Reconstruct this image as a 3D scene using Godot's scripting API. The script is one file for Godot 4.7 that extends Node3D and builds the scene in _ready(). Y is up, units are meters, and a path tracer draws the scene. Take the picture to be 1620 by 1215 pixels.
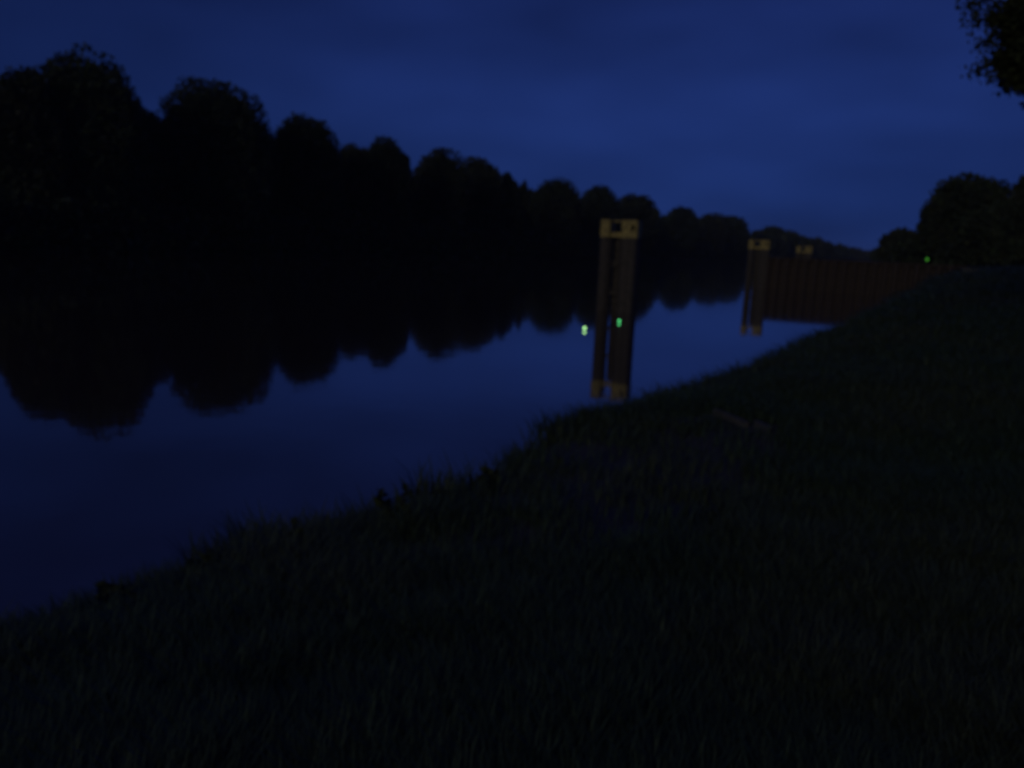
extends Node3D
# Canal basin at nightfall: x is to the right of the canal's axis, -z runs along it, the water lies at y = 0.

var taken := {}
var M := {}
var lumps: FastNoiseLite
var grain: FastNoiseLite

const EDGE := [Vector2(-50, -5.5), Vector2(0, -5.4), Vector2(2, -4.75), Vector2(3.5, -4.4), Vector2(5, -4.1), Vector2(6.5, -3.95), Vector2(8, -4), Vector2(9.5, -4.2), Vector2(11, -3.9), Vector2(13, -3.35), Vector2(17, -2.95), Vector2(21, -2.75), Vector2(30, -1.3), Vector2(40, -1), Vector2(50, -0.7), Vector2(64, -0.1)]
const SLOPE_NEAR := [Vector2(-4, -1.6), Vector2(0, 0), Vector2(1, 0.42), Vector2(3, 0.75), Vector2(5, 1.0), Vector2(8, 1.5), Vector2(12, 2.2), Vector2(16, 2.6), Vector2(40, 2.8)]
const SLOPE_FAR := [Vector2(-4, -1.6), Vector2(0, 0), Vector2(0.7, 0.4), Vector2(2, 1.5), Vector2(4, 2.25), Vector2(8, 2.55), Vector2(12, 2.65), Vector2(40, 2.8)]
const FAR_BANK := [Vector2(-400, -72), Vector2(330, -72), Vector2(410, -67), Vector2(460, -60), Vector2(500, -52), Vector2(570, -44), Vector2(630, -40), Vector2(710, -36), Vector2(810, -31), Vector2(1500, -12)]
const ORDINALS := ["first", "second", "third", "fourth", "fifth", "sixth", "seventh", "eighth", "ninth", "tenth", "eleventh", "twelfth", "thirteenth", "fourteenth", "fifteenth", "sixteenth", "seventeenth", "eighteenth", "nineteenth", "twentieth", "twenty first", "twenty second", "twenty third", "twenty fourth", "twenty fifth", "twenty sixth"]
const WALL_Z := -64.0
const QUAY_X := -10.6

# ---------------------------------------------------------------- helpers

func along(t: float, table: Array) -> float:
	if t <= table[0].x: return table[0].y
	for i in range(1, table.size()):
		if t <= table[i].x:
			return lerpf(table[i - 1].y, table[i].y, (t - table[i - 1].x) / (table[i].x - table[i - 1].x))
	return table[-1].y

func ground_y(x: float, z: float) -> float:
	var u := -z
	var far := along(u, FAR_BANK)
	if x < far + 2.0:
		return along(far - x, [Vector2(-2, -1.6), Vector2(0, 0), Vector2(2.5, 0.9), Vector2(8, 1.5), Vector2(40, 1.8)])
	if u > -WALL_Z + 0.42:
		if x < QUAY_X: return -1.6
		return maxf(2.35, 0.0) + 0.03 * grain.get_noise_2d(x * 3.0, z * 3.0)
	var d := x - along(u, EDGE)
	if d < -4.0: return -1.6
	var k := smoothstep(5.0, 30.0, u)
	var y := lerpf(along(d, SLOPE_NEAR), along(d, SLOPE_FAR), k)
	if d > -0.5:
		y += 0.10 * grain.get_noise_2d(x * 9.0, z * 9.0) * clampf(d + 0.5, 0, 1) + 0.05 * grain.get_noise_2d(x * 34.0 + 90.0, z * 34.0)
	return y

func numbered(called: String) -> String:
	var n: int = taken.get(called, -1) + 1
	taken[called] = n
	return called if n == 0 else "%s_%03d" % [called, n]

func tag(o: Node3D, label: String, category: String, group := "") -> Node3D:
	o.set_meta("label", label)
	o.set_meta("category", category)
	if group: o.set_meta("group", group)
	return o

func thing(called: String, at: Vector3, label: String, category: String, group := "") -> Node3D:
	var o := Node3D.new()
	o.name = numbered(called)
	o.position = at
	add_child(o, true)
	tag(o, label, category, group)
	return o

func part(called: String, mesh: Mesh, mat: Material, parent: Node3D, at := Vector3.ZERO) -> MeshInstance3D:
	var o := MeshInstance3D.new()
	o.name = called if parent != self else numbered(called)
	o.mesh = mesh
	o.material_override = mat
	o.position = at
	parent.add_child(o, true)
	return o

func structure(called: String, mesh: Mesh, mat: Material) -> MeshInstance3D:
	var o := part(called, mesh, mat, self)
	o.set_meta("kind", "structure")
	return o

func new_st() -> SurfaceTool:
	var st := SurfaceTool.new()
	st.begin(Mesh.PRIMITIVE_TRIANGLES)
	st.set_smooth_group(-1)
	return st

func done(st: SurfaceTool) -> ArrayMesh:
	st.generate_normals()
	return st.commit()

func quad(st: SurfaceTool, a: Vector3, b: Vector3, c: Vector3, d: Vector3) -> void:
	for p in [a, b, c, a, c, d]: st.add_vertex(p)

# an upright prism over an outline in x and z (counter-clockwise seen from above), with a top and a bottom
func prism(st: SurfaceTool, outline: PackedVector2Array, y0: float, y1: float) -> void:
	var n := outline.size()
	for i in n:
		var a := outline[i]
		var b := outline[(i + 1) % n]
		quad(st, Vector3(a.x, y0, a.y), Vector3(a.x, y1, a.y), Vector3(b.x, y1, b.y), Vector3(b.x, y0, b.y))
	var tri := Geometry2D.triangulate_polygon(outline)
	for k in range(0, tri.size(), 3):
		for j in 3: st.add_vertex(Vector3(outline[tri[k + j]].x, y1, outline[tri[k + j]].y))
		for j in [2, 1, 0]: st.add_vertex(Vector3(outline[tri[k + j]].x, y0, outline[tri[k + j]].y))

func box_outline(w: float, d: float, c: float, cx := 0.0, cz := 0.0) -> PackedVector2Array:
	var x := w / 2
	var z := d / 2
	var o := PackedVector2Array([Vector2(-x + c, -z), Vector2(x - c, -z), Vector2(x, -z + c), Vector2(x, z - c), Vector2(x - c, z), Vector2(-x + c, z), Vector2(-x, z - c), Vector2(-x, -z + c)])
	for i in o.size(): o[i] += Vector2(cx, cz)
	return o

func box(st: SurfaceTool, lo: Vector3, hi: Vector3, c := 0.01) -> void:
	prism(st, box_outline(hi.x - lo.x, hi.z - lo.z, minf(c, minf(hi.x - lo.x, hi.z - lo.z) * 0.3), (lo.x + hi.x) / 2, (lo.z + hi.z) / 2), lo.y, hi.y)

func tube(st: SurfaceTool, pts: Array, radii: Array, sides := 8) -> void:
	var rings := []
	for i in pts.size():
		var t: Vector3 = (pts[mini(i + 1, pts.size() - 1)] - pts[maxi(i - 1, 0)]).normalized()
		var s := t.cross(Vector3(0.31, 0.2, 0.93)).normalized()
		var q := t.cross(s)
		var ring := []
		for k in sides:
			var a := TAU * k / sides
			ring.append(pts[i] + (s * cos(a) + q * sin(a)) * radii[i])
		rings.append(ring)
	for i in pts.size() - 1:
		for k in sides:
			var l := (k + 1) % sides
			quad(st, rings[i][k], rings[i + 1][k], rings[i + 1][l], rings[i][l])
	for k in range(1, sides - 1):
		for p in [rings[-1][0], rings[-1][k], rings[-1][k + 1]]: st.add_vertex(p)

func lathe(st: SurfaceTool, profile: Array, sides := 12) -> void:   # (radius, height) pairs, bottom to top
	for i in profile.size() - 1:
		for k in sides:
			var a := TAU * k / sides
			var b := TAU * (k + 1) / sides
			var p: Vector2 = profile[i]
			var q: Vector2 = profile[i + 1]
			quad(st, Vector3(cos(a) * p.x, p.y, sin(a) * p.x), Vector3(cos(a) * q.x, q.y, sin(a) * q.x), Vector3(cos(b) * q.x, q.y, sin(b) * q.x), Vector3(cos(b) * p.x, p.y, sin(b) * p.x))

func noise_texture(seed_: int, frequency: float, ramp: Array, octaves := 5, size := 512) -> NoiseTexture2D:
	var n := FastNoiseLite.new()
	n.seed = seed_
	n.noise_type = FastNoiseLite.TYPE_SIMPLEX_SMOOTH
	n.frequency = frequency
	n.fractal_octaves = octaves
	var t := NoiseTexture2D.new()
	t.width = size
	t.height = size
	t.seamless = true
	t.noise = n
	var g := Gradient.new()
	g.offsets = PackedFloat32Array([0.2, 0.45, 0.6, 0.85])
	g.colors = PackedColorArray(ramp)
	t.color_ramp = g
	return t

func normal_texture(seed_: int, frequency: float, strength: float, octaves := 4) -> NoiseTexture2D:
	var n := FastNoiseLite.new()
	n.seed = seed_
	n.frequency = frequency
	n.fractal_octaves = octaves
	var t := NoiseTexture2D.new()
	t.width = 512
	t.height = 512
	t.seamless = true
	t.noise = n
	t.as_normal_map = true
	t.bump_strength = strength
	return t

func lin(r: float, g: float, b: float) -> Color:
	return Color(r, g, b).linear_to_srgb()

func grained(ramp: Array, scale_: float, rough: float, seed_: int, bump := 0.5) -> StandardMaterial3D:
	var m := StandardMaterial3D.new()
	m.albedo_texture = noise_texture(seed_, 0.012, ramp)
	m.roughness = rough
	m.uv1_triplanar = true
	m.uv1_world_triplanar = true
	m.uv1_scale = Vector3.ONE * scale_
	m.normal_enabled = true
	m.normal_texture = normal_texture(seed_ + 7, 0.03, 4.0)
	m.normal_scale = bump
	return m

func tinted(rough: float, backlight := 0.0) -> StandardMaterial3D:
	var m := StandardMaterial3D.new()
	m.vertex_color_use_as_albedo = true
	m.roughness = rough
	m.cull_mode = BaseMaterial3D.CULL_DISABLED
	if backlight > 0.0:
		m.backlight_enabled = true
		m.backlight = Color(backlight, backlight, backlight * 0.6)
	return m

# ---------------------------------------------------------------- foliage

func leaf(v: PackedVector3Array, c: PackedColorArray, at: Vector3, out: Vector3, size: float, tint: Color, rng: RandomNumberGenerator) -> void:
	var along_ := (out + Vector3(rng.randf_range(-1, 1), rng.randf_range(-1.2, 0.8), rng.randf_range(-1, 1))).normalized()
	var side := along_.cross(Vector3(rng.randf_range(-1, 1), rng.randf_range(-1, 1), rng.randf_range(-1, 1))).normalized()
	var up := along_.cross(side)
	var l := size * rng.randf_range(0.7, 1.3)
	var a := at
	var b := at + along_ * l * 0.45 + side * l * 0.42 + up * l * 0.08
	var e := at + along_ * l
	var d := at + along_ * l * 0.45 - side * l * 0.42 + up * l * 0.08
	for p in [a, b, e, a, e, d]:
		v.append(p)
		c.append(tint)

func leaves_mesh(v: PackedVector3Array, c: PackedColorArray) -> ArrayMesh:
	var arrays := []
	arrays.resize(Mesh.ARRAY_MAX)
	arrays[Mesh.ARRAY_VERTEX] = v
	arrays[Mesh.ARRAY_COLOR] = c
	var m := ArrayMesh.new()
	m.add_surface_from_arrays(Mesh.PRIMITIVE_TRIANGLES, arrays)
	return m

func crown_mesh(rng: RandomNumberGenerator, h: float, r: float, base: float, n: int, size: float, flat: float, leaf_color: Color) -> ArrayMesh:
	var v := PackedVector3Array()
	var c := PackedColorArray()
	var vr := (h - base) / 2
	var shift := Vector3(rng.randf_range(-200, 200), rng.randf_range(-200, 200), rng.randf_range(-200, 200))
	var lumps_n := 7 + rng.randi() % 4
	var bumps := []
	for i in lumps_n:
		bumps.append(Vector3(rng.randf_range(-1, 1), rng.randf_range(-0.3, 1.0), rng.randf_range(-1, 1)).normalized())
	var made := 0
	while made < n:
		var y := rng.randf_range(-1.0, 1.0)
		var a := rng.randf() * TAU
		var hr := sqrt(maxf(0.0, 1.0 - y * y)) if y > 0 else pow(maxf(0.0, 1.0 - pow(-y, 4.0)), 0.25)
		var dir := Vector3(cos(a) * hr, y, sin(a) * hr)
		var unit := dir.normalized()
		var lump := 0.93 + 0.12 * lumps.get_noise_3dv(unit * 90.0 + shift) + 0.04 * lumps.get_noise_3dv(unit * 260.0 + shift)
		for b in bumps:
			lump += 0.08 * maxf(0.0, unit.dot(b) - 0.8) / 0.2
		var inside := made % 4 == 0
		var rad := lump * (pow(rng.randf(), 0.5) * 0.8 if inside else rng.randf_range(0.72, 1.0))
		var p := Vector3(dir.x * r, dir.y * vr, dir.z * r) * rad
		if p.y > vr * flat: p.y = vr * flat - rng.randf() * 0.6
		if not inside and rad > 0.8 * lump and lumps.get_noise_3dv(p * 22.0 + shift) < -0.42: continue
		made += 1
		var tone := 1.0 + 0.5 * lumps.get_noise_3dv(p * 30.0 - shift) + rng.randf_range(-0.25, 0.25)
		leaf(v, c, p + Vector3(0, base + vr, 0), unit, size * (2.4 if inside else 1.0), Color(leaf_color.r * tone * rng.randf_range(0.85, 1.2), leaf_color.g * tone, leaf_color.b * tone), rng)
	return leaves_mesh(v, c)

func trunk_mesh(rng: RandomNumberGenerator, h: float, r: float, girth: float) -> ArrayMesh:
	var st := new_st()
	var lean := Vector3(rng.randf_range(-0.3, 0.3), 0, rng.randf_range(-0.3, 0.3))
	tube(st, [Vector3(0, -0.3, 0), Vector3(0, 0.4, 0), lean * 0.4 + Vector3(0, h * 0.25, 0), lean + Vector3(0, h * 0.5, 0), lean * 1.4 + Vector3(0, h * 0.85, 0)], [girth * 1.5, girth, girth * 0.8, girth * 0.55, girth * 0.1], 9)
	for i in 9:
		var a := i * 2.4 + rng.randf_range(-0.4, 0.4)
		var y := h * rng.randf_range(0.16, 0.6)
		var foot := lean * (y / h * 1.6) + Vector3(0, y, 0)
		var out := Vector3(cos(a), 0.6, sin(a)) * r * rng.randf_range(0.5, 0.8)
		tube(st, [foot, foot + out * 0.5 + Vector3(0, -0.1, 0), foot + out + Vector3(0, r * 0.15, 0)], [girth * 0.38, girth * 0.25, girth * 0.06], 6)
	return done(st)

func tree(called: String, x: float, z: float, top: float, r: float, n: int, size: float, label: String, group: String, flat := 1.0, low := 0.06, seed_ := 0) -> Node3D:
	var rng := RandomNumberGenerator.new()
	rng.seed = seed_ * 977 + int(abs(x) * 31 + abs(z) * 7)
	var y := ground_y(x, z)
	var h := top - y
	var t := thing(called, Vector3(x, y, z), label, "tree", group)
	part("trunk", trunk_mesh(rng, h, r, 0.018 * h + 0.02), M.bark, t)
	var greens := [Color(0.042, 0.064, 0.030), Color(0.048, 0.064, 0.034), Color(0.038, 0.060, 0.032)]
	part("crown", crown_mesh(rng, h, r, h * low, n, size, flat, greens[rng.randi() % 3]), M.leaf, t)
	return t

# ---------------------------------------------------------------- the place

func _ready() -> void:
	lumps = FastNoiseLite.new()
	lumps.seed = 11
	lumps.frequency = 0.012
	lumps.fractal_octaves = 2
	grain = FastNoiseLite.new()
	grain.seed = 23
	grain.frequency = 0.05
	grain.fractal_octaves = 3

	# camera: held by hand a little askew, not quite in focus
	var cam := Camera3D.new()
	cam.name = "camera"
	cam.position = Vector3(0, 2.6, 0)
	cam.rotation_degrees = Vector3(-10.27, 27.2, 2.5)
	cam.fov = 53.1
	cam.near = 0.05
	cam.far = 4000.0
	var lens := CameraAttributesPhysical.new()
	lens.frustum_focal_length = 24.0
	lens.exposure_aperture = 7.2
	lens.frustum_focus_distance = 0.5
	cam.attributes = lens
	add_child(cam)
	cam.attributes = lens
	cam.fov = 53.1
	cam.current = true

	# sky, weak glow of the last light from behind the camera, exposure
	var env := Environment.new()
	env.background_mode = Environment.BG_SKY
	env.background_energy_multiplier = 0.2
	var sky := Sky.new()
	var pan := PanoramaSkyMaterial.new()
	pan.panorama = ImageTexture.create_from_image(sky_image())
	sky.sky_material = pan
	env.sky = sky
	env.tonemap_mode = Environment.TONE_MAPPER_LINEAR
	env.tonemap_exposure = 1.0
	env.fog_enabled = true
	env.fog_light_color = Color(0.9, 0.95, 1.0)
	env.fog_density = 0.0003
	env.sdfgi_enabled = true
	env.ssao_enabled = true
	env.ssil_enabled = true
	var we := WorldEnvironment.new()
	we.name = "world_environment"
	we.environment = env
	add_child(we)
	var sun := DirectionalLight3D.new()
	sun.name = "last_daylight"
	sun.light_color = Color(1.0, 0.94, 0.82)
	sun.light_energy = 0.06
	sun.light_angular_distance = 20.0
	sun.shadow_enabled = true
	add_child(sun)
	sun.look_at_from_position(Vector3.ZERO, Vector3(0.08, -0.31, -1.0))

	materials()
	terrain()
	quay()
	for p in [[-11.23, -31.3, "nearest and largest of the yellow topped dolphins, dark steel with a bollard hole"], [-11.45, -64.6, "middle yellow topped dolphin standing off the end of the brown wall"], [-11.3, -91.0, "farthest yellow topped dolphin, only its head showing over the brown wall"]]:
		dolphin(p[0], p[1], p[2])
	far_trees()
	right_trees()
	near_tree()
	floats()
	green_lamp()
	bank_plants()
	grass()
	small_things()

func sky_image() -> Image:
	var w := 768
	var h := 384
	var im := Image.create_empty(w, h, false, Image.FORMAT_RGBF)
	var n := FastNoiseLite.new()
	n.seed = 432
	n.frequency = 0.9
	n.fractal_octaves = 4
	for y in h:
		var el := (0.5 - (y + 0.5) / h) * PI
		for x in w:
			var az := ((x + 0.5) / w) * TAU
			var d := Vector3(sin(az) * cos(el), sin(el), -cos(az) * cos(el))
			var west := pow(0.5 + 0.5 * cos(az + 0.05), 3.0)            # the last light lies up the canal
			var c := Color(0.0078, 0.0154, 0.094).lerp(Color(0.0104, 0.0296, 0.142), clampf(1.0 - absf(sin(el)) / 0.5, 0, 1))
			var k := 0.34 + 0.66 * west
			var bank := n.get_noise_3d(d.x * 1.6 + 3.0, d.y * 5.5, d.z * 1.6)   # soft bands of cloud
			bank += 0.2 * n.get_noise_3d(d.x * 6.0, d.y * 14.0 + 9.0, d.z * 6.0)
			k *= clampf(1.0 + 0.55 * bank, 0.6, 1.35)
			im.set_pixel(x, y, Color(c.r * k * 5.0, c.g * k * 5.0, c.b * k * 5.0))
	return im

func materials() -> void:
	M.leaf = tinted(0.9)
	M.grass = tinted(0.68)
	M.ground = tinted(0.97)
	M.ground.normal_enabled = true
	M.ground.normal_texture = normal_texture(41, 0.03, 6.0)
	M.ground.uv1_triplanar = true
	M.ground.uv1_world_triplanar = true
	M.ground.uv1_scale = Vector3.ONE * 0.6
	M.bark = grained([lin(0.03, 0.024, 0.018), lin(0.06, 0.05, 0.038), lin(0.05, 0.04, 0.03), lin(0.09, 0.08, 0.065)], 0.8, 0.95, 51, 1.0)
	M.rust = grained([lin(0.042, 0.036, 0.034), lin(0.072, 0.056, 0.050), lin(0.084, 0.062, 0.053), lin(0.060, 0.054, 0.052)], 0.5, 0.9, 61)
	M.steel = grained([lin(0.05, 0.047, 0.046), lin(0.082, 0.075, 0.071), lin(0.10, 0.089, 0.081), lin(0.07, 0.065, 0.064)], 0.6, 0.8, 71)
	M.yellow = grained([lin(0.16, 0.13, 0.06), lin(0.46, 0.38, 0.12), lin(0.54, 0.45, 0.14), lin(0.36, 0.31, 0.12)], 0.9, 0.6, 81, 0.3)
	M.pale = grained([lin(0.06, 0.062, 0.066), lin(0.10, 0.103, 0.108), lin(0.12, 0.122, 0.127), lin(0.08, 0.082, 0.086)], 2.0, 0.9, 91)
	M.dark = grained([lin(0.02, 0.02, 0.02), lin(0.035, 0.035, 0.033), lin(0.03, 0.03, 0.03), lin(0.05, 0.048, 0.045)], 1.5, 0.7, 95)
	M.water = StandardMaterial3D.new()
	M.water.albedo_color = lin(0.075, 0.052, 0.040)
	M.water.roughness = 0.05
	M.water.metallic_specular = 0.7
	M.water.clearcoat_enabled = true
	M.water.clearcoat = 0.5
	M.water.clearcoat_roughness = 0.02
	M.water.normal_enabled = true
	M.water.normal_texture = normal_texture(31, 0.016, 3.0, 3)
	M.water.normal_scale = 0.035
	M.water.uv1_triplanar = true
	M.water.uv1_world_triplanar = true
	M.water.uv1_scale = Vector3.ONE * 0.14

func terrain() -> void:
	var xs := []
	var x := -1500.0
	for s in [[-1500, -200, 130.0], [-200, -100, 20.0], [-100, -62, 1.6], [-62, -20, 7.0], [-20, -11, 1.5]]:
		x = s[0]
		while x < s[1] - 0.01:
			xs.append(x)
			x += s[2]
	xs.append_array([-11.0, QUAY_X - 0.02, QUAY_X + 0.02])
	x = -9.0
	while x < 4.0:
		xs.append(x)
		x += 0.25
	while x < 16.0:
		xs.append(x)
		x += 0.6
	xs.append_array([20, 26, 36, 60, 120, 300, 700, 1500])
	var zs := [400, 150, 60, 30, 16, 9]
	var z := 5.0
	while z > -22.0:
		zs.append(z)
		z -= 0.3
	while z > WALL_Z + 0.1:
		zs.append(z)
		z -= 0.7
	zs.append_array([WALL_Z - 0.40, WALL_Z - 0.44])
	z = -67.0
	while z > -200.0:
		zs.append(z)
		z -= 6.0
	while z > -900.0:
		zs.append(z)
		z -= 25.0
	zs.append_array([-1000, -1200, -1500])
	var st := SurfaceTool.new()
	st.begin(Mesh.PRIMITIVE_TRIANGLES)
	st.set_smooth_group(0)
	for zz in zs:
		for xx in xs:
			var earth := clampf(0.5 + 1.6 * grain.get_noise_2d(xx * 6.0, zz * 6.0 + 300.0), 0, 1)
			var bare := bare_earth(xx, zz)
			var c := Color(0.034, 0.046, 0.022).lerp(Color(0.050, 0.052, 0.030), earth).lerp(Color(0.056, 0.060, 0.060), bare)
			st.set_color(c)
			st.add_vertex(Vector3(xx, ground_y(xx, zz), zz))
	var w := xs.size()
	for j in zs.size() - 1:
		for i in w - 1:
			var a := j * w + i
			for k in [a, a + w + 1, a + 1, a, a + w, a + w + 1]: st.add_index(k)
	st.generate_normals()
	structure("ground", st.commit(), M.ground)

	var water := PlaneMesh.new()
	water.size = Vector2(110, 960)
	var o := structure("water", water, M.water)
	o.position = Vector3(-42, 0, -420)

func bare_earth(x: float, z: float) -> float:      # the trodden place on the bank
	var q := Vector2((x + 2.3) / 2.0, (z + 6.6) / 2.8)
	return smoothstep(1.15, 0.6, q.length() + 0.35 * grain.get_noise_2d(x * 14.0, z * 14.0))

# ---------------------------------------------------------------- steel in the water

func quay() -> void:
	var t := thing("sheet_pile_wall", Vector3(QUAY_X, 0, WALL_Z), "rust brown corrugated sheet pile wall rising from the water beside the grass bank", "wall")
	# one U-shaped sheet of the wall, seen from above
	var face := PackedVector2Array([Vector2(0, 0), Vector2(0.17, 0), Vector2(0.28, -0.3), Vector2(0.50, -0.3), Vector2(0.61, 0), Vector2(0.70, 0), Vector2(0.70, -0.025), Vector2(0.625, -0.025), Vector2(0.515, -0.328), Vector2(0.265, -0.328), Vector2(0.155, -0.025), Vector2(0, -0.025)])
	face.reverse()
	var st := new_st()
	prism(st, face, -2.0, 2.38)
	var lock := new_st()
	box(lock, Vector3(-0.03, -2.0, -0.02), Vector3(0.03, 2.36, 0.035), 0.012)
	var sheet := done(st)
	var joint := done(lock)
	for i in 22:
		var s := part("sheet_pile", sheet, M.rust, t, Vector3(0.7 * i, 0.012 * sin(i * 5.1), 0.02 * sin(i * 2.3)))
		part("interlock", joint, M.rust, s)
	var cap := new_st()
	for i in 6:
		box(cap, Vector3(i * 2.6, 2.34, -0.52), Vector3(i * 2.6 + 2.59, 2.50, 0.07), 0.02)
	part("capping_beam", done(cap), M.rust, t)
	# the wall turns the corner and runs on along the quay
	var side := new_st()
	for i in 200:
		var z0 := -0.36 - i * 1.2
		box(side, Vector3(-0.03, -2.0, z0 - 0.6), Vector3(0.02, 2.36, z0), 0.01)
		box(side, Vector3(0.1, -2.0, z0 - 1.2), Vector3(0.14, 2.36, z0 - 0.6), 0.01)
		box(side, Vector3(-0.025, -2.0, z0 - 0.63), Vector3(0.135, 2.36, z0 - 0.602), 0.004)
		box(side, Vector3(-0.025, -2.0, z0 - 1.198), Vector3(0.135, 2.36, z0 - 1.17), 0.004)
	part("quay_face", done(side), M.rust, t)
	var kerb := new_st()
	box(kerb, Vector3(-0.07, 2.345, -240.4), Vector3(0.45, 2.50, -0.525), 0.02)
	part("quay_coping", done(kerb), M.rust, t)

func pile(t: Node3D, cx: float, w: float, d: float) -> void:
	var st := new_st()
	prism(st, box_outline(w, d, 0.09, cx, 0), -2.0, 3.12)
	var o := part("pile", done(st), M.steel, t)
	var rib := new_st()
	for s in [-1, 1]:
		box(rib, Vector3(cx - 0.03, -2.0, s * d / 2 - 0.025), Vector3(cx + 0.03, 3.1, s * d / 2 + 0.03), 0.015)
		box(rib, Vector3(cx + s * w / 2 - 0.025, -2.0, -0.03), Vector3(cx + s * w / 2 + 0.03, 3.1, 0.03), 0.015)
	part("interlock", done(rib), M.steel, o)

func dolphin(x: float, z: float, label: String) -> void:
	var t := thing("mooring_dolphin", Vector3(x, 0, z), label, "mooring dolphin", "mooring dolphins in a row along the basin")
	var depth := 0.66
	pile(t, -0.62, 0.42, depth)
	pile(t, 0.45, 0.70, depth)
	# yellow heads; the larger one has a mooring hole in its face
	var st := new_st()
	prism(st, box_outline(0.45, depth + 0.03, 0.07, -0.62, 0), 3.08, 3.80)
	part("yellow_head", done(st), M.yellow, t)
	var head := CSGCombiner3D.new()
	head.name = "yellow_head"
	var body := CSGPolygon3D.new()
	body.polygon = box_outline(0.73, depth + 0.03, 0.06)
	body.depth = 0.72
	body.rotation_degrees.x = 90
	body.material = M.yellow
	head.add_child(body)
	var hole := CSGBox3D.new()
	hole.size = Vector3(0.17, 0.2, 0.3)
	hole.position = Vector3(0.17, 0.42, depth / 2)
	hole.operation = CSGShape3D.OPERATION_SUBTRACTION
	hole.material = M.dark
	head.add_child(hole)
	head.position = Vector3(0.45, 3.08, 0)
	t.add_child(head, true)
	var pin := new_st()
	tube(pin, [Vector3(0.62, 3.38, depth / 2 - 0.05), Vector3(0.62, 3.62, depth / 2 - 0.05)], [0.025, 0.025], 8)
	part("bollard_pin", done(pin), M.dark, t)
	for c in [[-0.62, 0.49], [0.45, 0.77]]:
		var lid := new_st()
		prism(lid, box_outline(c[1], depth + 0.07, 0.07, c[0], 0), 3.803, 3.835)
		part("top_plate", done(lid), M.steel, t)
	# what ties the two piles together
	var beam := new_st()
	box(beam, Vector3(-0.398, 3.10, -0.02), Vector3(0.083, 3.30, 0.16), 0.012)
	part("tie_beam", done(beam), M.yellow, t)
	var top := new_st()
	box(top, Vector3(-0.398, 3.72, -0.04), Vector3(0.083, 3.79, 0.12), 0.012)
	part("tie_beam", done(top), M.yellow, t)
	for y in [1.9, 0.7]:
		var low := new_st()
		box(low, Vector3(-0.408, y, -0.10), Vector3(0.098, y + 0.16, 0.04), 0.012)
		part("tie_beam", done(low), M.steel, t)
	var web := new_st()
	box(web, Vector3(-0.33, -2.0, -0.235), Vector3(0.097, 3.08, -0.215), 0.004)
	part("web_plate", done(web), M.steel, t)
	var ladder := Node3D.new()
	ladder.name = "ladder"
	t.add_child(ladder, true)
	var rail := new_st()
	box(rail, Vector3(-0.02, -0.9, -0.03), Vector3(0.02, 3.1, 0.03), 0.006)
	var rail_mesh := done(rail)
	for sx in [-0.36, 0.045]:
		part("rail", rail_mesh, M.steel, ladder, Vector3(sx, 0, 0.24))
	var rung := new_st()
	tube(rung, [Vector3(-0.34, 0, 0.24), Vector3(0.025, 0, 0.24)], [0.016, 0.016], 6)
	var rung_mesh := done(rung)
	for i in 13:
		part("rung", rung_mesh, M.steel, ladder, Vector3(0, -0.75 + i * 0.29, 0))

# ---------------------------------------------------------------- trees

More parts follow.
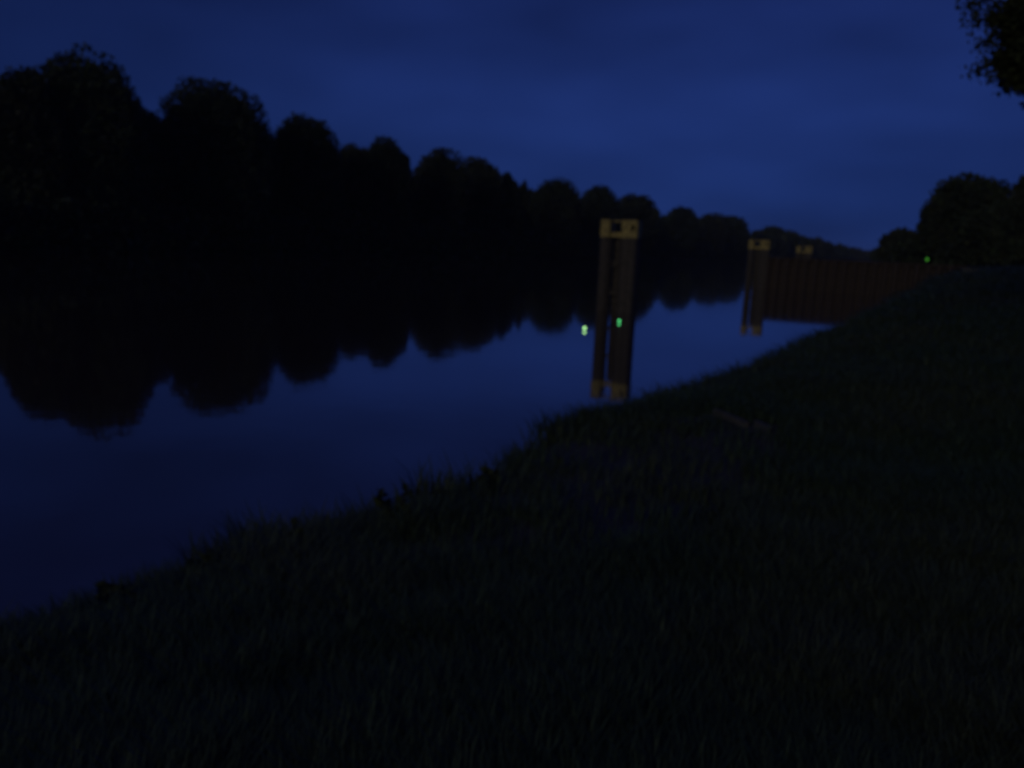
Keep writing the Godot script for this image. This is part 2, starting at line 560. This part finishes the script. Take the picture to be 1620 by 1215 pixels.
func far_trees() -> void:
	var g := "trees along the far bank"
	var a := [
		[-77.0, -46.0, 16.9, 3.6, 0.97, "tree at the left end of the far bank, cut by the frame"],
		[-78.0, -52.9, 20.7, 6.3, 1.0, "tallest looking broad domed tree on the far bank, second from the left end"],
		[-77.0, -68.9, 21.0, 6.9, 0.93, "big flat topped tree on the far bank after the deepest gap of sky"],
		[-81.0, -61.6, 16.4, 4.6, 1.0, "lower crown half hidden between the tallest tree and the flat topped one"],
		[-80.5, -77.0, 17.0, 4.0, 1.0, "crown half hidden between the flat topped tree and the next round one"],
		[-77.5, -84.5, 19.4, 5.6, 1.0, "round topped tree on the far bank beside the flat topped one"],
		[-80.0, -98.4, 17.1, 4.0, 1.0, "low shouldered tree on the far bank tucked between two round topped ones"],
		[-76.5, -102.1, 18.2, 4.3, 1.0, "narrow round topped tree on the far bank just past the low shouldered one"],
		[-77.0, -118.0, 18.4, 5.4, 1.0, "left one of the pair of joined domed trees in the middle of the far bank"],
		[-77.5, -134.5, 19.0, 4.6, 1.0, "right one of the pair of joined domed trees in the middle of the far bank"],
		[-75.0, -140.5, 16.6, 2.9, 1.0, "small square shouldered tree at the edge of the notch in the far treeline"],
		[-84.0, -164.8, 17.3, 1.2, 1.0, "thin spindly tree poking up alone in the notch of the far treeline"],
		[-77.0, -167.7, 18.5, 6.6, 1.0, "wide domed tree on the far bank just after the notch in the treeline"],
		[-77.0, -195.9, 19.7, 5.9, 1.0, "pointed tree on the far bank rising behind the nearest yellow topped dolphin"],
		[-77.0, -226.2, 19.1, 7.8, 0.96, "sloping topped tree on the far bank, right behind the nearest dolphin's head"],
		[-77.5, -278.6, 18.6, 6.4, 1.0, "small domed far bank tree between the two nearer dolphins"],
		[-77.0, -318.0, 18.2, 7.0, 1.0, "flat outlined far bank tree left of the middle dolphin's head, one of two"],
		[-76.0, -352.0, 19.9, 8.5, 0.95, "square ended last tall tree of the far bank before the treeline drops"],
	]
	for i in a.size():
		var d := Vector2(a[i][0], a[i][1]).length()
		tree("broadleaf_tree", a[i][0], a[i][1], a[i][2], a[i][3], 21000 if d < 130 else (10000 if d < 220 else 6000), 0.36 if d < 130 else (0.5 if d < 220 else 0.85), a[i][5], g, a[i][4], 0.05, i)
	# the bank swings in at the far end of the basin
	var b := [
		[-72.0, -407.4, 14.9, 7.0, "low tree behind the middle dolphin's yellow head on the far bank"], [-69.0, -427.5, 17.3, 8.0, "domed distant tree just right of the middle dolphin's yellow head"],
		[-66.0, -455.9, 16.6, 7.5, "distant tree on the far bank midway between the two farther dolphins"], [-62.0, -473.0, 14.5, 7.5, "distant tree straight behind the farthest dolphin's yellow head"],
		[-58.0, -501.4, 14.0, 7.5, "distant tree first to the right of the farthest dolphin's head"], [-54.0, -530.7, 12.5, 7.5, "distant low tree second to the right of the farthest dolphin's head"],
		[-50.0, -572.3, 11.5, 8.0, "distant low tree third to the right of the farthest dolphin's head"], [-46.0, -628.6, 10.4, 9.0, "distant very low tree, third from the end of the far treeline"],
		[-42.0, -708.9, 9.6, 9.5, "distant very low tree, second from the end of the far treeline"], [-38.0, -810.0, 9.3, 11.0, "last and lowest tree at the vanishing end of the far treeline"],
	]
	for i in b.size():
		tree("broadleaf_tree", b[i][0], b[i][1], b[i][2], b[i][3], 3000, 1.3, b[i][4], g, 1.0, 0.02, 40 + i)
	# lower trees that close the gaps behind the first row
	var z := -38.0
	var i := 0
	while z > -400.0:
		var d := -z
		var deep := 14.6 + 0.9 * sin(i * 2.7) - (2.6 if i == 0 else 0.0)
		tree("background_tree", -85.5 + 1.5 * sin(i * 1.9), z, deep, 6.2, 6000 if d < 150 else 3500, 0.65 if d < 150 else 1.1, "low dark tree behind the front row of the far treeline, %s from left" % ORDINALS[i], "second row of the far treeline", 1.0, 0.0, 60 + i)
		z -= 11.5 + 0.02 * d
		i += 1
	# undergrowth down to the water
	var rng := RandomNumberGenerator.new()
	rng.seed = 99
	var v := PackedVector3Array()
	var c := PackedColorArray()
	for k in 42000:
		var u := 30.0 + pow(rng.randf(), 1.7) * 800.0
		var far := along(u, FAR_BANK)
		var p := Vector3(far - 0.2 - absf(rng.randfn(0, 1)) * 3.5, 0, -u)
		var tall := 3.2 + 2.4 * (grain.get_noise_1d(u * 4.0) + 0.5)
		p.y = maxf(0.1, ground_y(p.x, p.z)) + rng.randf() * tall
		var tone := rng.randf_range(0.6, 1.3)
		leaf(v, c, p, Vector3(0.3, 0.6, 0), 0.55 + u * 0.0018, Color(0.040 * tone, 0.060 * tone, 0.030 * tone), rng)
	for k in 16000:
		var u := rng.randf_range(30.0, 190.0)
		var p := Vector3(-72.0 - rng.randf() * 7.0, 0, -u)
		p.y = maxf(0.05, ground_y(p.x, p.z)) + rng.randf() * 1.8
		var tone := rng.randf_range(0.6, 1.3)
		leaf(v, c, p, Vector3(0.3, 0.4, 0), 0.9, Color(0.040 * tone, 0.060 * tone, 0.030 * tone), rng)
	var under := part("bank_undergrowth", leaves_mesh(v, c), M.leaf, self)
	under.set_meta("kind", "stuff")
	tag(under, "dark undergrowth along the waterline of the far bank", "undergrowth")

func right_trees() -> void:
	var g := "trees behind the near bank"
	tree("broadleaf_tree", 4.0, -100.0, 12.3, 4.7, 9000, 0.42, "tall domed tree beyond the grass crest, behind the small green lamp", g, 1.0, 0.03, 81)
	tree("broadleaf_tree", 1.5, -104.0, 9.4, 2.0, 5000, 0.42, "slim shoulder tree leaning against the tall domed one by the green lamp", g, 1.0, 0.03, 82)
	tree("broadleaf_tree", 10.2, -90.0, 12.4, 3.7, 8000, 0.42, "tree at the right edge of the frame beyond the grass crest", g, 1.0, 0.03, 83)
	tree("broadleaf_tree", -2.9, -150.0, 7.8, 3.8, 5000, 0.5, "low round tree on the near shore, left of the green lamp and behind it", g, 0.95, 0.0, 84)
	tree("broadleaf_tree", 2.4, -152.0, 9.0, 4.4, 5000, 0.5, "half hidden tree between the low round tree and the tall domed one", g, 1.0, 0.0, 85)
	tree("broadleaf_tree", -10.6, -300.0, 6.9, 4.6, 3500, 0.8, "tiny distant bush like tree closing the near shore at the end of the canal", g, 1.0, 0.0, 86)
	tree("broadleaf_tree", -7.0, -240.0, 6.6, 4.0, 3500, 0.8, "small distant tree stepping down towards the end of the canal on the near shore", g, 1.0, 0.0, 89)
	tree("background_tree", 7.2, -88.0, 8.6, 4.4, 6000, 0.42, "dark low tree filling the shade under the two taller trees by the crest", g, 1.0, 0.0, 87)
	tree("background_tree", 13.5, -88.0, 10.5, 5.0, 6000, 0.42, "dark tree behind the one at the right edge beyond the crest", g, 1.0, 0.0, 88)

	var rng := RandomNumberGenerator.new()
	rng.seed = 57
	var v := PackedVector3Array()
	var c := PackedColorArray()
	for k in 9000:
		var p := Vector3(rng.randf_range(-3.0, 24.0), 2.35, rng.randf_range(-116.0, -90.0))
		if p.x < 1.6 and p.z > -102.0: continue
		p.y += rng.randf() * 2.4
		var tone := rng.randf_range(0.6, 1.3)
		leaf(v, c, p, Vector3(0, 0.6, 0.3), 0.7, Color(0.040 * tone, 0.060 * tone, 0.030 * tone), rng)
	var scrub := part("bank_undergrowth", leaves_mesh(v, c), M.leaf, self)
	scrub.set_meta("kind", "stuff")
	tag(scrub, "dark scrub filling the foot of the trees beyond the grass crest", "undergrowth")

func near_tree() -> void:
	var rng := RandomNumberGenerator.new()
	rng.seed = 404
	var foot := Vector3(4.6, ground_y(4.6, -12.4), -12.4)
	var t := thing("broadleaf_tree", foot, "nearby tree whose leafy branch ends hang into the top right corner", "tree", "")
	var st := new_st()
	tube(st, [Vector3(0, -0.3, 0), Vector3(0, 0.3, 0), Vector3(-0.1, 2.0, 0.05), Vector3(0.05, 4.2, 0), Vector3(0, 7.0, 0.1)], [0.34, 0.24, 0.19, 0.13, 0.03], 12)
	var v := PackedVector3Array()
	var c := PackedColorArray()
	# limbs that reach out over the bank, and the twigs whose ends show
	var tips := [Vector3(0.1, 5.62, -10.95), Vector3(0.17, 5.40, -10.95), Vector3(0.30, 5.15, -10.96), Vector3(0.29, 4.83, -10.92), Vector3(0.44, 4.78, -10.95), Vector3(0.70, 4.72, -11.06), Vector3(0.92, 4.66, -11.15), Vector3(0.42, 5.45, -11.1), Vector3(0.55, 5.7, -11.2)]
	var fork := Vector3(1.45, 5.5, -11.5) - foot
	tube(st, [Vector3(-0.08, 2.2, 0.04), Vector3(-1.2, 2.9, 0.3), Vector3(-2.3, 3.3, 0.6), fork, fork + Vector3(-0.5, 0.1, 0.25)], [0.13, 0.10, 0.075, 0.05, 0.02], 8)
	for tip in tips:
		var e: Vector3 = tip - foot
		var mid := fork.lerp(e, 0.55) + Vector3(0, 0.08, 0)
		tube(st, [fork, mid, e], [0.02, 0.011, 0.003], 5)
		for k in 260:
			var f := sqrt(rng.randf())
			var p := fork.lerp(mid, f * 2.0) if f < 0.5 else mid.lerp(e, f * 2.0 - 1.0)
			p += Vector3(rng.randfn(0, 0.065), rng.randfn(0, 0.065), rng.randfn(0, 0.07))
			leaf(v, c, p, (e - fork).normalized() * 0.4 + Vector3(0, -0.5, 0), 0.052, Color(0.035, 0.05, 0.017) * rng.randf_range(0.7, 1.3), rng)
	for q in [[Vector3(0.99, 5.42, -11.25), 0.52, 5500], [Vector3(0.84, 4.95, -11.15), 0.33, 2200], [Vector3(1.32, 4.92, -11.4), 0.5, 2500], [Vector3(1.55, 6.2, -11.5), 0.9, 5000], [Vector3(2.6, 5.2, -12.0), 1.0, 2600], [Vector3(4.4, 6.8, -12.4), 2.0, 5000], [Vector3(6.2, 5.6, -12.8), 1.6, 3200], [Vector3(4.6, 5.4, -10.6), 1.5, 2600], [Vector3(4.4, 5.6, -14.0), 1.5, 2600]]:
		var made := 0
		while made < q[2]:
			var dir := Vector3(rng.randfn(), rng.randfn(), rng.randfn()).normalized()
			var p: Vector3 = q[0] - foot + dir * q[1] * pow(rng.randf(), 0.4) * (0.9 + 0.5 * lumps.get_noise_3dv(dir * 120.0 + q[0] * 50.0))
			made += 1
			leaf(v, c, p, dir, 0.07, Color(0.035, 0.05, 0.017) * rng.randf_range(0.7, 1.3), rng)
	for k in 10:
		var a := k * 2.4
		var y := 2.6 + k * 0.35
		tube(st, [Vector3(0, y, 0), Vector3(cos(a), 0.7, sin(a)) * 0.9 + Vector3(0, y, 0), Vector3(cos(a), 0.6, sin(a)) * 1.9 + Vector3(0, y, 0)], [0.07, 0.04, 0.01], 6)
	part("trunk", done(st), M.bark, t)
	part("crown", leaves_mesh(v, c), M.leaf, t)

# ---------------------------------------------------------------- lights and small things

func glow_material(c: Color, e: float) -> StandardMaterial3D:
	var m := StandardMaterial3D.new()
	m.albedo_color = lin(0.2, 0.4, 0.25)
	m.emission_enabled = true
	m.emission = c
	m.emission_energy_multiplier = e
	return m

func small_light(parent: Node3D, at: Vector3, c: Color, e: float) -> void:
	var l := OmniLight3D.new()
	l.name = "glow"
	l.position = at
	l.light_color = c
	l.light_energy = e
	l.light_size = 0.04
	l.omni_range = 30.0
	l.omni_attenuation = 2.0
	l.shadow_enabled = true
	parent.add_child(l, true)

func floats() -> void:
	var spots := [
		[Vector3(-9.24, 0, -22.9), Color(0.72, 1.0, 0.62), 1.7, 0.05, "fishing float with a yellow green light, on open water left of the nearest dolphin"],
		[Vector3(-9.33, 0, -26.4), Color(0.38, 1.0, 0.58), 1.3, 0.045, "fishing float with a pure green light, in front of the nearest dolphin"]]
	for s in spots:
		var t := thing("fishing_float", s[0], s[4], "fishing float", "lit fishing floats")
		var st := new_st()
		lathe(st, [Vector2(0.004, -0.16), Vector2(0.012, -0.1), Vector2(0.03, -0.03), Vector2(0.028, 0.02), Vector2(0.012, 0.04)], 12)
		part("body", done(st), M.dark, t)
		var tip := new_st()
		var r: float = s[3]
		lathe(tip, [Vector2(0.001, 0.02), Vector2(r * 0.75, 0.02 + r * 0.3), Vector2(r, 0.02 + r), Vector2(r * 0.75, 0.02 + r * 1.7), Vector2(0.001, 0.02 + r * 2.0)], 14)
		part("light_tip", done(tip), glow_material(s[1], s[2]), t)
		small_light(t, Vector3(0, 0.02 + r, 0), s[1], 0.004)

func green_lamp() -> void:
	var at := Vector3(0.66, 2.35, -86.0)
	var t := thing("green_lamp", at, "small green signal lamp on a short post before the dark trees", "lamp")
	var st := new_st()
	lathe(st, [Vector2(0.12, -0.1), Vector2(0.12, 0.03), Vector2(0.05, 0.04), Vector2(0.045, 0.40), Vector2(0.11, 0.42), Vector2(0.11, 0.45), Vector2(0.001, 0.452)], 12)
	part("post", done(st), M.steel, t)
	var lens := new_st()
	lathe(lens, [Vector2(0.09, 0.452), Vector2(0.12, 0.5), Vector2(0.12, 0.66), Vector2(0.09, 0.70)], 14)
	part("light_lens", done(lens), glow_material(Color(0.42, 1.0, 0.22), 0.22), t)
	var hat := new_st()
	lathe(hat, [Vector2(0.001, 0.698), Vector2(0.14, 0.70), Vector2(0.13, 0.73), Vector2(0.001, 0.77)], 14)
	part("cap", done(hat), M.dark, t)
	small_light(t, Vector3(0, 0.58, 0), Color(0.42, 1.0, 0.22), 0.006)

func bank_plants() -> void:
	var spots := [
		[-3.45, -4.75, 0.4, "tall leafy weed standing out against the water halfway down the bank edge"],
		[-3.95, -3.35, 0.3, "bushy weed on the bank edge, nearer than the tallest one"],
		[-3.65, -3.95, 0.28, "low spreading weed between the two bushier weeds on the bank edge"],
		[-4.05, -2.8, 0.26, "weed on the bank edge by the bare earth at the near left"],
		[-4.35, -2.3, 0.24, "nearest weed at the left edge of the bank, cut by the frame"],
		[-3.4, -5.4, 0.24, "small weed just beyond the tallest one on the bank edge"],
		[-3.5, -6.4, 0.24, "weed on the bank edge at the start of the trodden bare earth"],
		[-3.95, -9, 0.26, "weed on the bulge of the bank below the nearest dolphin's reflection"],
		[-2.95, -14.2, 0.3, "weed on the bank edge right of the nearest dolphin's reflection"],
	]
	for i in spots.size():
		var s = spots[i]
		var rng := RandomNumberGenerator.new()
		rng.seed = 700 + i
		var t := thing("bank_weed", Vector3(s[0], ground_y(s[0], s[1]), s[1]), s[3], "weed", "weeds on the bank edge")
		var st := new_st()
		var v := PackedVector3Array()
		var c := PackedColorArray()
		var h: float = s[2]
		for k in 7:
			var a := k * 2.4 + rng.randf()
			var e := Vector3(cos(a) * h * rng.randf_range(0.15, 0.5), h * rng.randf_range(0.6, 1.0), sin(a) * h * rng.randf_range(0.15, 0.5))
			tube(st, [Vector3(0, -0.03, 0), Vector3(e.x * 0.35, e.y * 0.55, e.z * 0.35), e], [0.006, 0.005, 0.002], 5)
			for j in 26:
				var f := rng.randf_range(0.15, 1.0)
				leaf(v, c, Vector3(e.x * f * f, e.y * f, e.z * f * f), Vector3(cos(j * 2.4), 0.5, sin(j * 2.4)), 0.065, Color(0.04, 0.058, 0.02) * rng.randf_range(0.7, 1.3), rng)
		part("stem", done(st), M.grass_stem if M.has("grass_stem") else M.bark, t)
		part("foliage", leaves_mesh(v, c), M.leaf, t)

func blade_mesh(rng: RandomNumberGenerator, blades: int, spread: float, tall: float) -> ArrayMesh:
	var v := PackedVector3Array()
	var c := PackedColorArray()
	for i in blades:
		var a := rng.randf() * TAU
		var foot := Vector3(cos(a), 0, sin(a)) * spread * sqrt(rng.randf())
		var h := tall * rng.randf_range(0.5, 1.0)
		var lean := Vector3(rng.randf_range(-1, 1), 0, rng.randf_range(-1, 1)) * h * 0.55
		var side := Vector3(lean.z, 0, -lean.x).normalized() * rng.randf_range(0.0016, 0.0034)
		var mid := foot + Vector3(0, h * 0.6, 0) + lean * 0.35
		var tip := foot + Vector3(0, h, 0) + lean
		var tone := rng.randf_range(0.92, 1.08)
		for p in [foot - side, mid - side * 0.8, mid + side * 0.8, foot - side, mid + side * 0.8, foot + side, mid - side * 0.8, tip, mid + side * 0.8]:
			v.append(p)
			c.append(Color(tone, tone, tone))
	return leaves_mesh(v, c)

func grass() -> void:
	var rng := RandomNumberGenerator.new()
	rng.seed = 31
	var near := []
	for k in 60000:
		var r := 1.3 * pow(56.0, rng.randf())
		var a := rng.randf_range(-0.72, 1.25)
		var p := Vector3(-sin(a) * r, 0, -cos(a) * r)
		if p.z < WALL_Z + 0.7 or p.x < along(-p.z, EDGE) + 0.05: continue
		if bare_earth(p.x, p.z) > 0.5 and rng.randf() > 0.12: continue
		if Geometry2D.get_closest_point_to_segment(Vector2(p.x, p.z), Vector2(-1.98, -9.05), Vector2(-1.1, -8.0)).distance_to(Vector2(p.x, p.z)) < 0.16: continue
		p.y = ground_y(p.x, p.z) - 0.01
		var dry := clampf(0.35 + 1.5 * grain.get_noise_2d(p.x * 7.0 + 40.0, p.z * 7.0), 0, 1)
		var patch := Vector2(p.x - 0.2, (p.z + 41.0) * 0.35).length()
		dry = maxf(dry, smoothstep(3.4, 0.8, patch) * 0.9)             # a patch of dry grass on the crest
		var col := Color(0.046, 0.090, 0.052).lerp(Color(0.115, 0.120, 0.060), dry * 0.32)
		var tone := rng.randf_range(0.82, 1.18)
		var edge := smoothstep(1.6, 0.3, p.x - along(-p.z, EDGE))
		var size := (0.75 + 0.5 * rng.randf() + 0.15 * edge + edge * maxf(0.0, 1.9 * grain.get_noise_2d(p.x * 16.0 - 70.0, p.z * 16.0))) * (1.0 + 0.012 * r)
		var wide := size * (1.0 + 0.07 * r)
		near.append([Transform3D(Basis(Vector3.UP, rng.randf() * TAU).scaled(Vector3(wide, size, wide)), p), Color(col.r * tone, col.g * tone, col.b * tone)])
	var mm := MultiMesh.new()
	mm.transform_format = MultiMesh.TRANSFORM_3D
	mm.use_colors = true
	mm.mesh = blade_mesh(rng, 28, 0.12, 0.165)
	mm.instance_count = near.size()
	for i in near.size():
		mm.set_instance_transform(i, near[i][0])
		mm.set_instance_color(i, near[i][1])
	var o := MultiMeshInstance3D.new()
	o.name = "bank_grass"
	o.multimesh = mm
	o.material_override = M.grass
	o.set_meta("kind", "stuff")
	add_child(o, true)
	tag(o, "rough grass covering the near bank down to the water", "grass")

func stone(st: SurfaceTool, size: Vector3, seed_: int) -> void:
	var n := FastNoiseLite.new()
	n.seed = seed_
	n.frequency = 1.3
	var rows := 7
	var cols := 10
	var pts := []
	for j in rows + 1:
		for i in cols:
			var el := -PI / 2 + PI * j / rows
			var az := TAU * i / cols
			var d := Vector3(cos(el) * cos(az), sin(el), cos(el) * sin(az))
			pts.append(d * size * (1.0 + 0.35 * n.get_noise_3dv(d)))
	for j in rows:
		for i in cols:
			var k := (i + 1) % cols
			quad(st, pts[j * cols + i], pts[(j + 1) * cols + i], pts[(j + 1) * cols + k], pts[j * cols + k])

func small_things() -> void:
	# two pale edging stones at the border of the trodden earth
	for s in [[Vector2(-1.92, -9.0), Vector2(-1.44, -8.47), "longer of two pale edging stones between trodden earth and grass"], [Vector2(-1.34, -8.33), Vector2(-1.14, -8.08), "shorter of two pale edging stones, the one nearer the camera"]]:
		var a: Vector2 = s[0]
		var b: Vector2 = s[1]
		var mid := (a + b) / 2
		var st := new_st()
		var l := a.distance_to(b) / 2
		box(st, Vector3(-l, -0.12, -0.025), Vector3(l, 0.06, 0.025), 0.01)
		var o := part("edging_stone", done(st), M.pale, self, Vector3(mid.x, ground_y(mid.x, mid.y), mid.y))
		o.rotation.y = -atan2(b.y - a.y, b.x - a.x)
		tag(o, s[2], "edging stone", "pale edging stones")
	var st := new_st()
	stone(st, Vector3(0.022, 0.016, 0.02), 3)
	tag(part("pebble", done(st), M.pale, self, Vector3(0.11, ground_y(0.11, -3.02) + 0.1, -3.02)), "small pale pebble on the dark grass close to the camera", "pebble")
	var slab := new_st()
	box(slab, Vector3(-0.85, -0.15, -0.2), Vector3(0.85, 0.30, 0.2), 0.03)
	tag(part("concrete_block", done(slab), M.pale, self, Vector3(2.9, ground_y(2.9, -47.0), -47.0)), "long low grey concrete block on the grass crest below the dark trees", "concrete block")
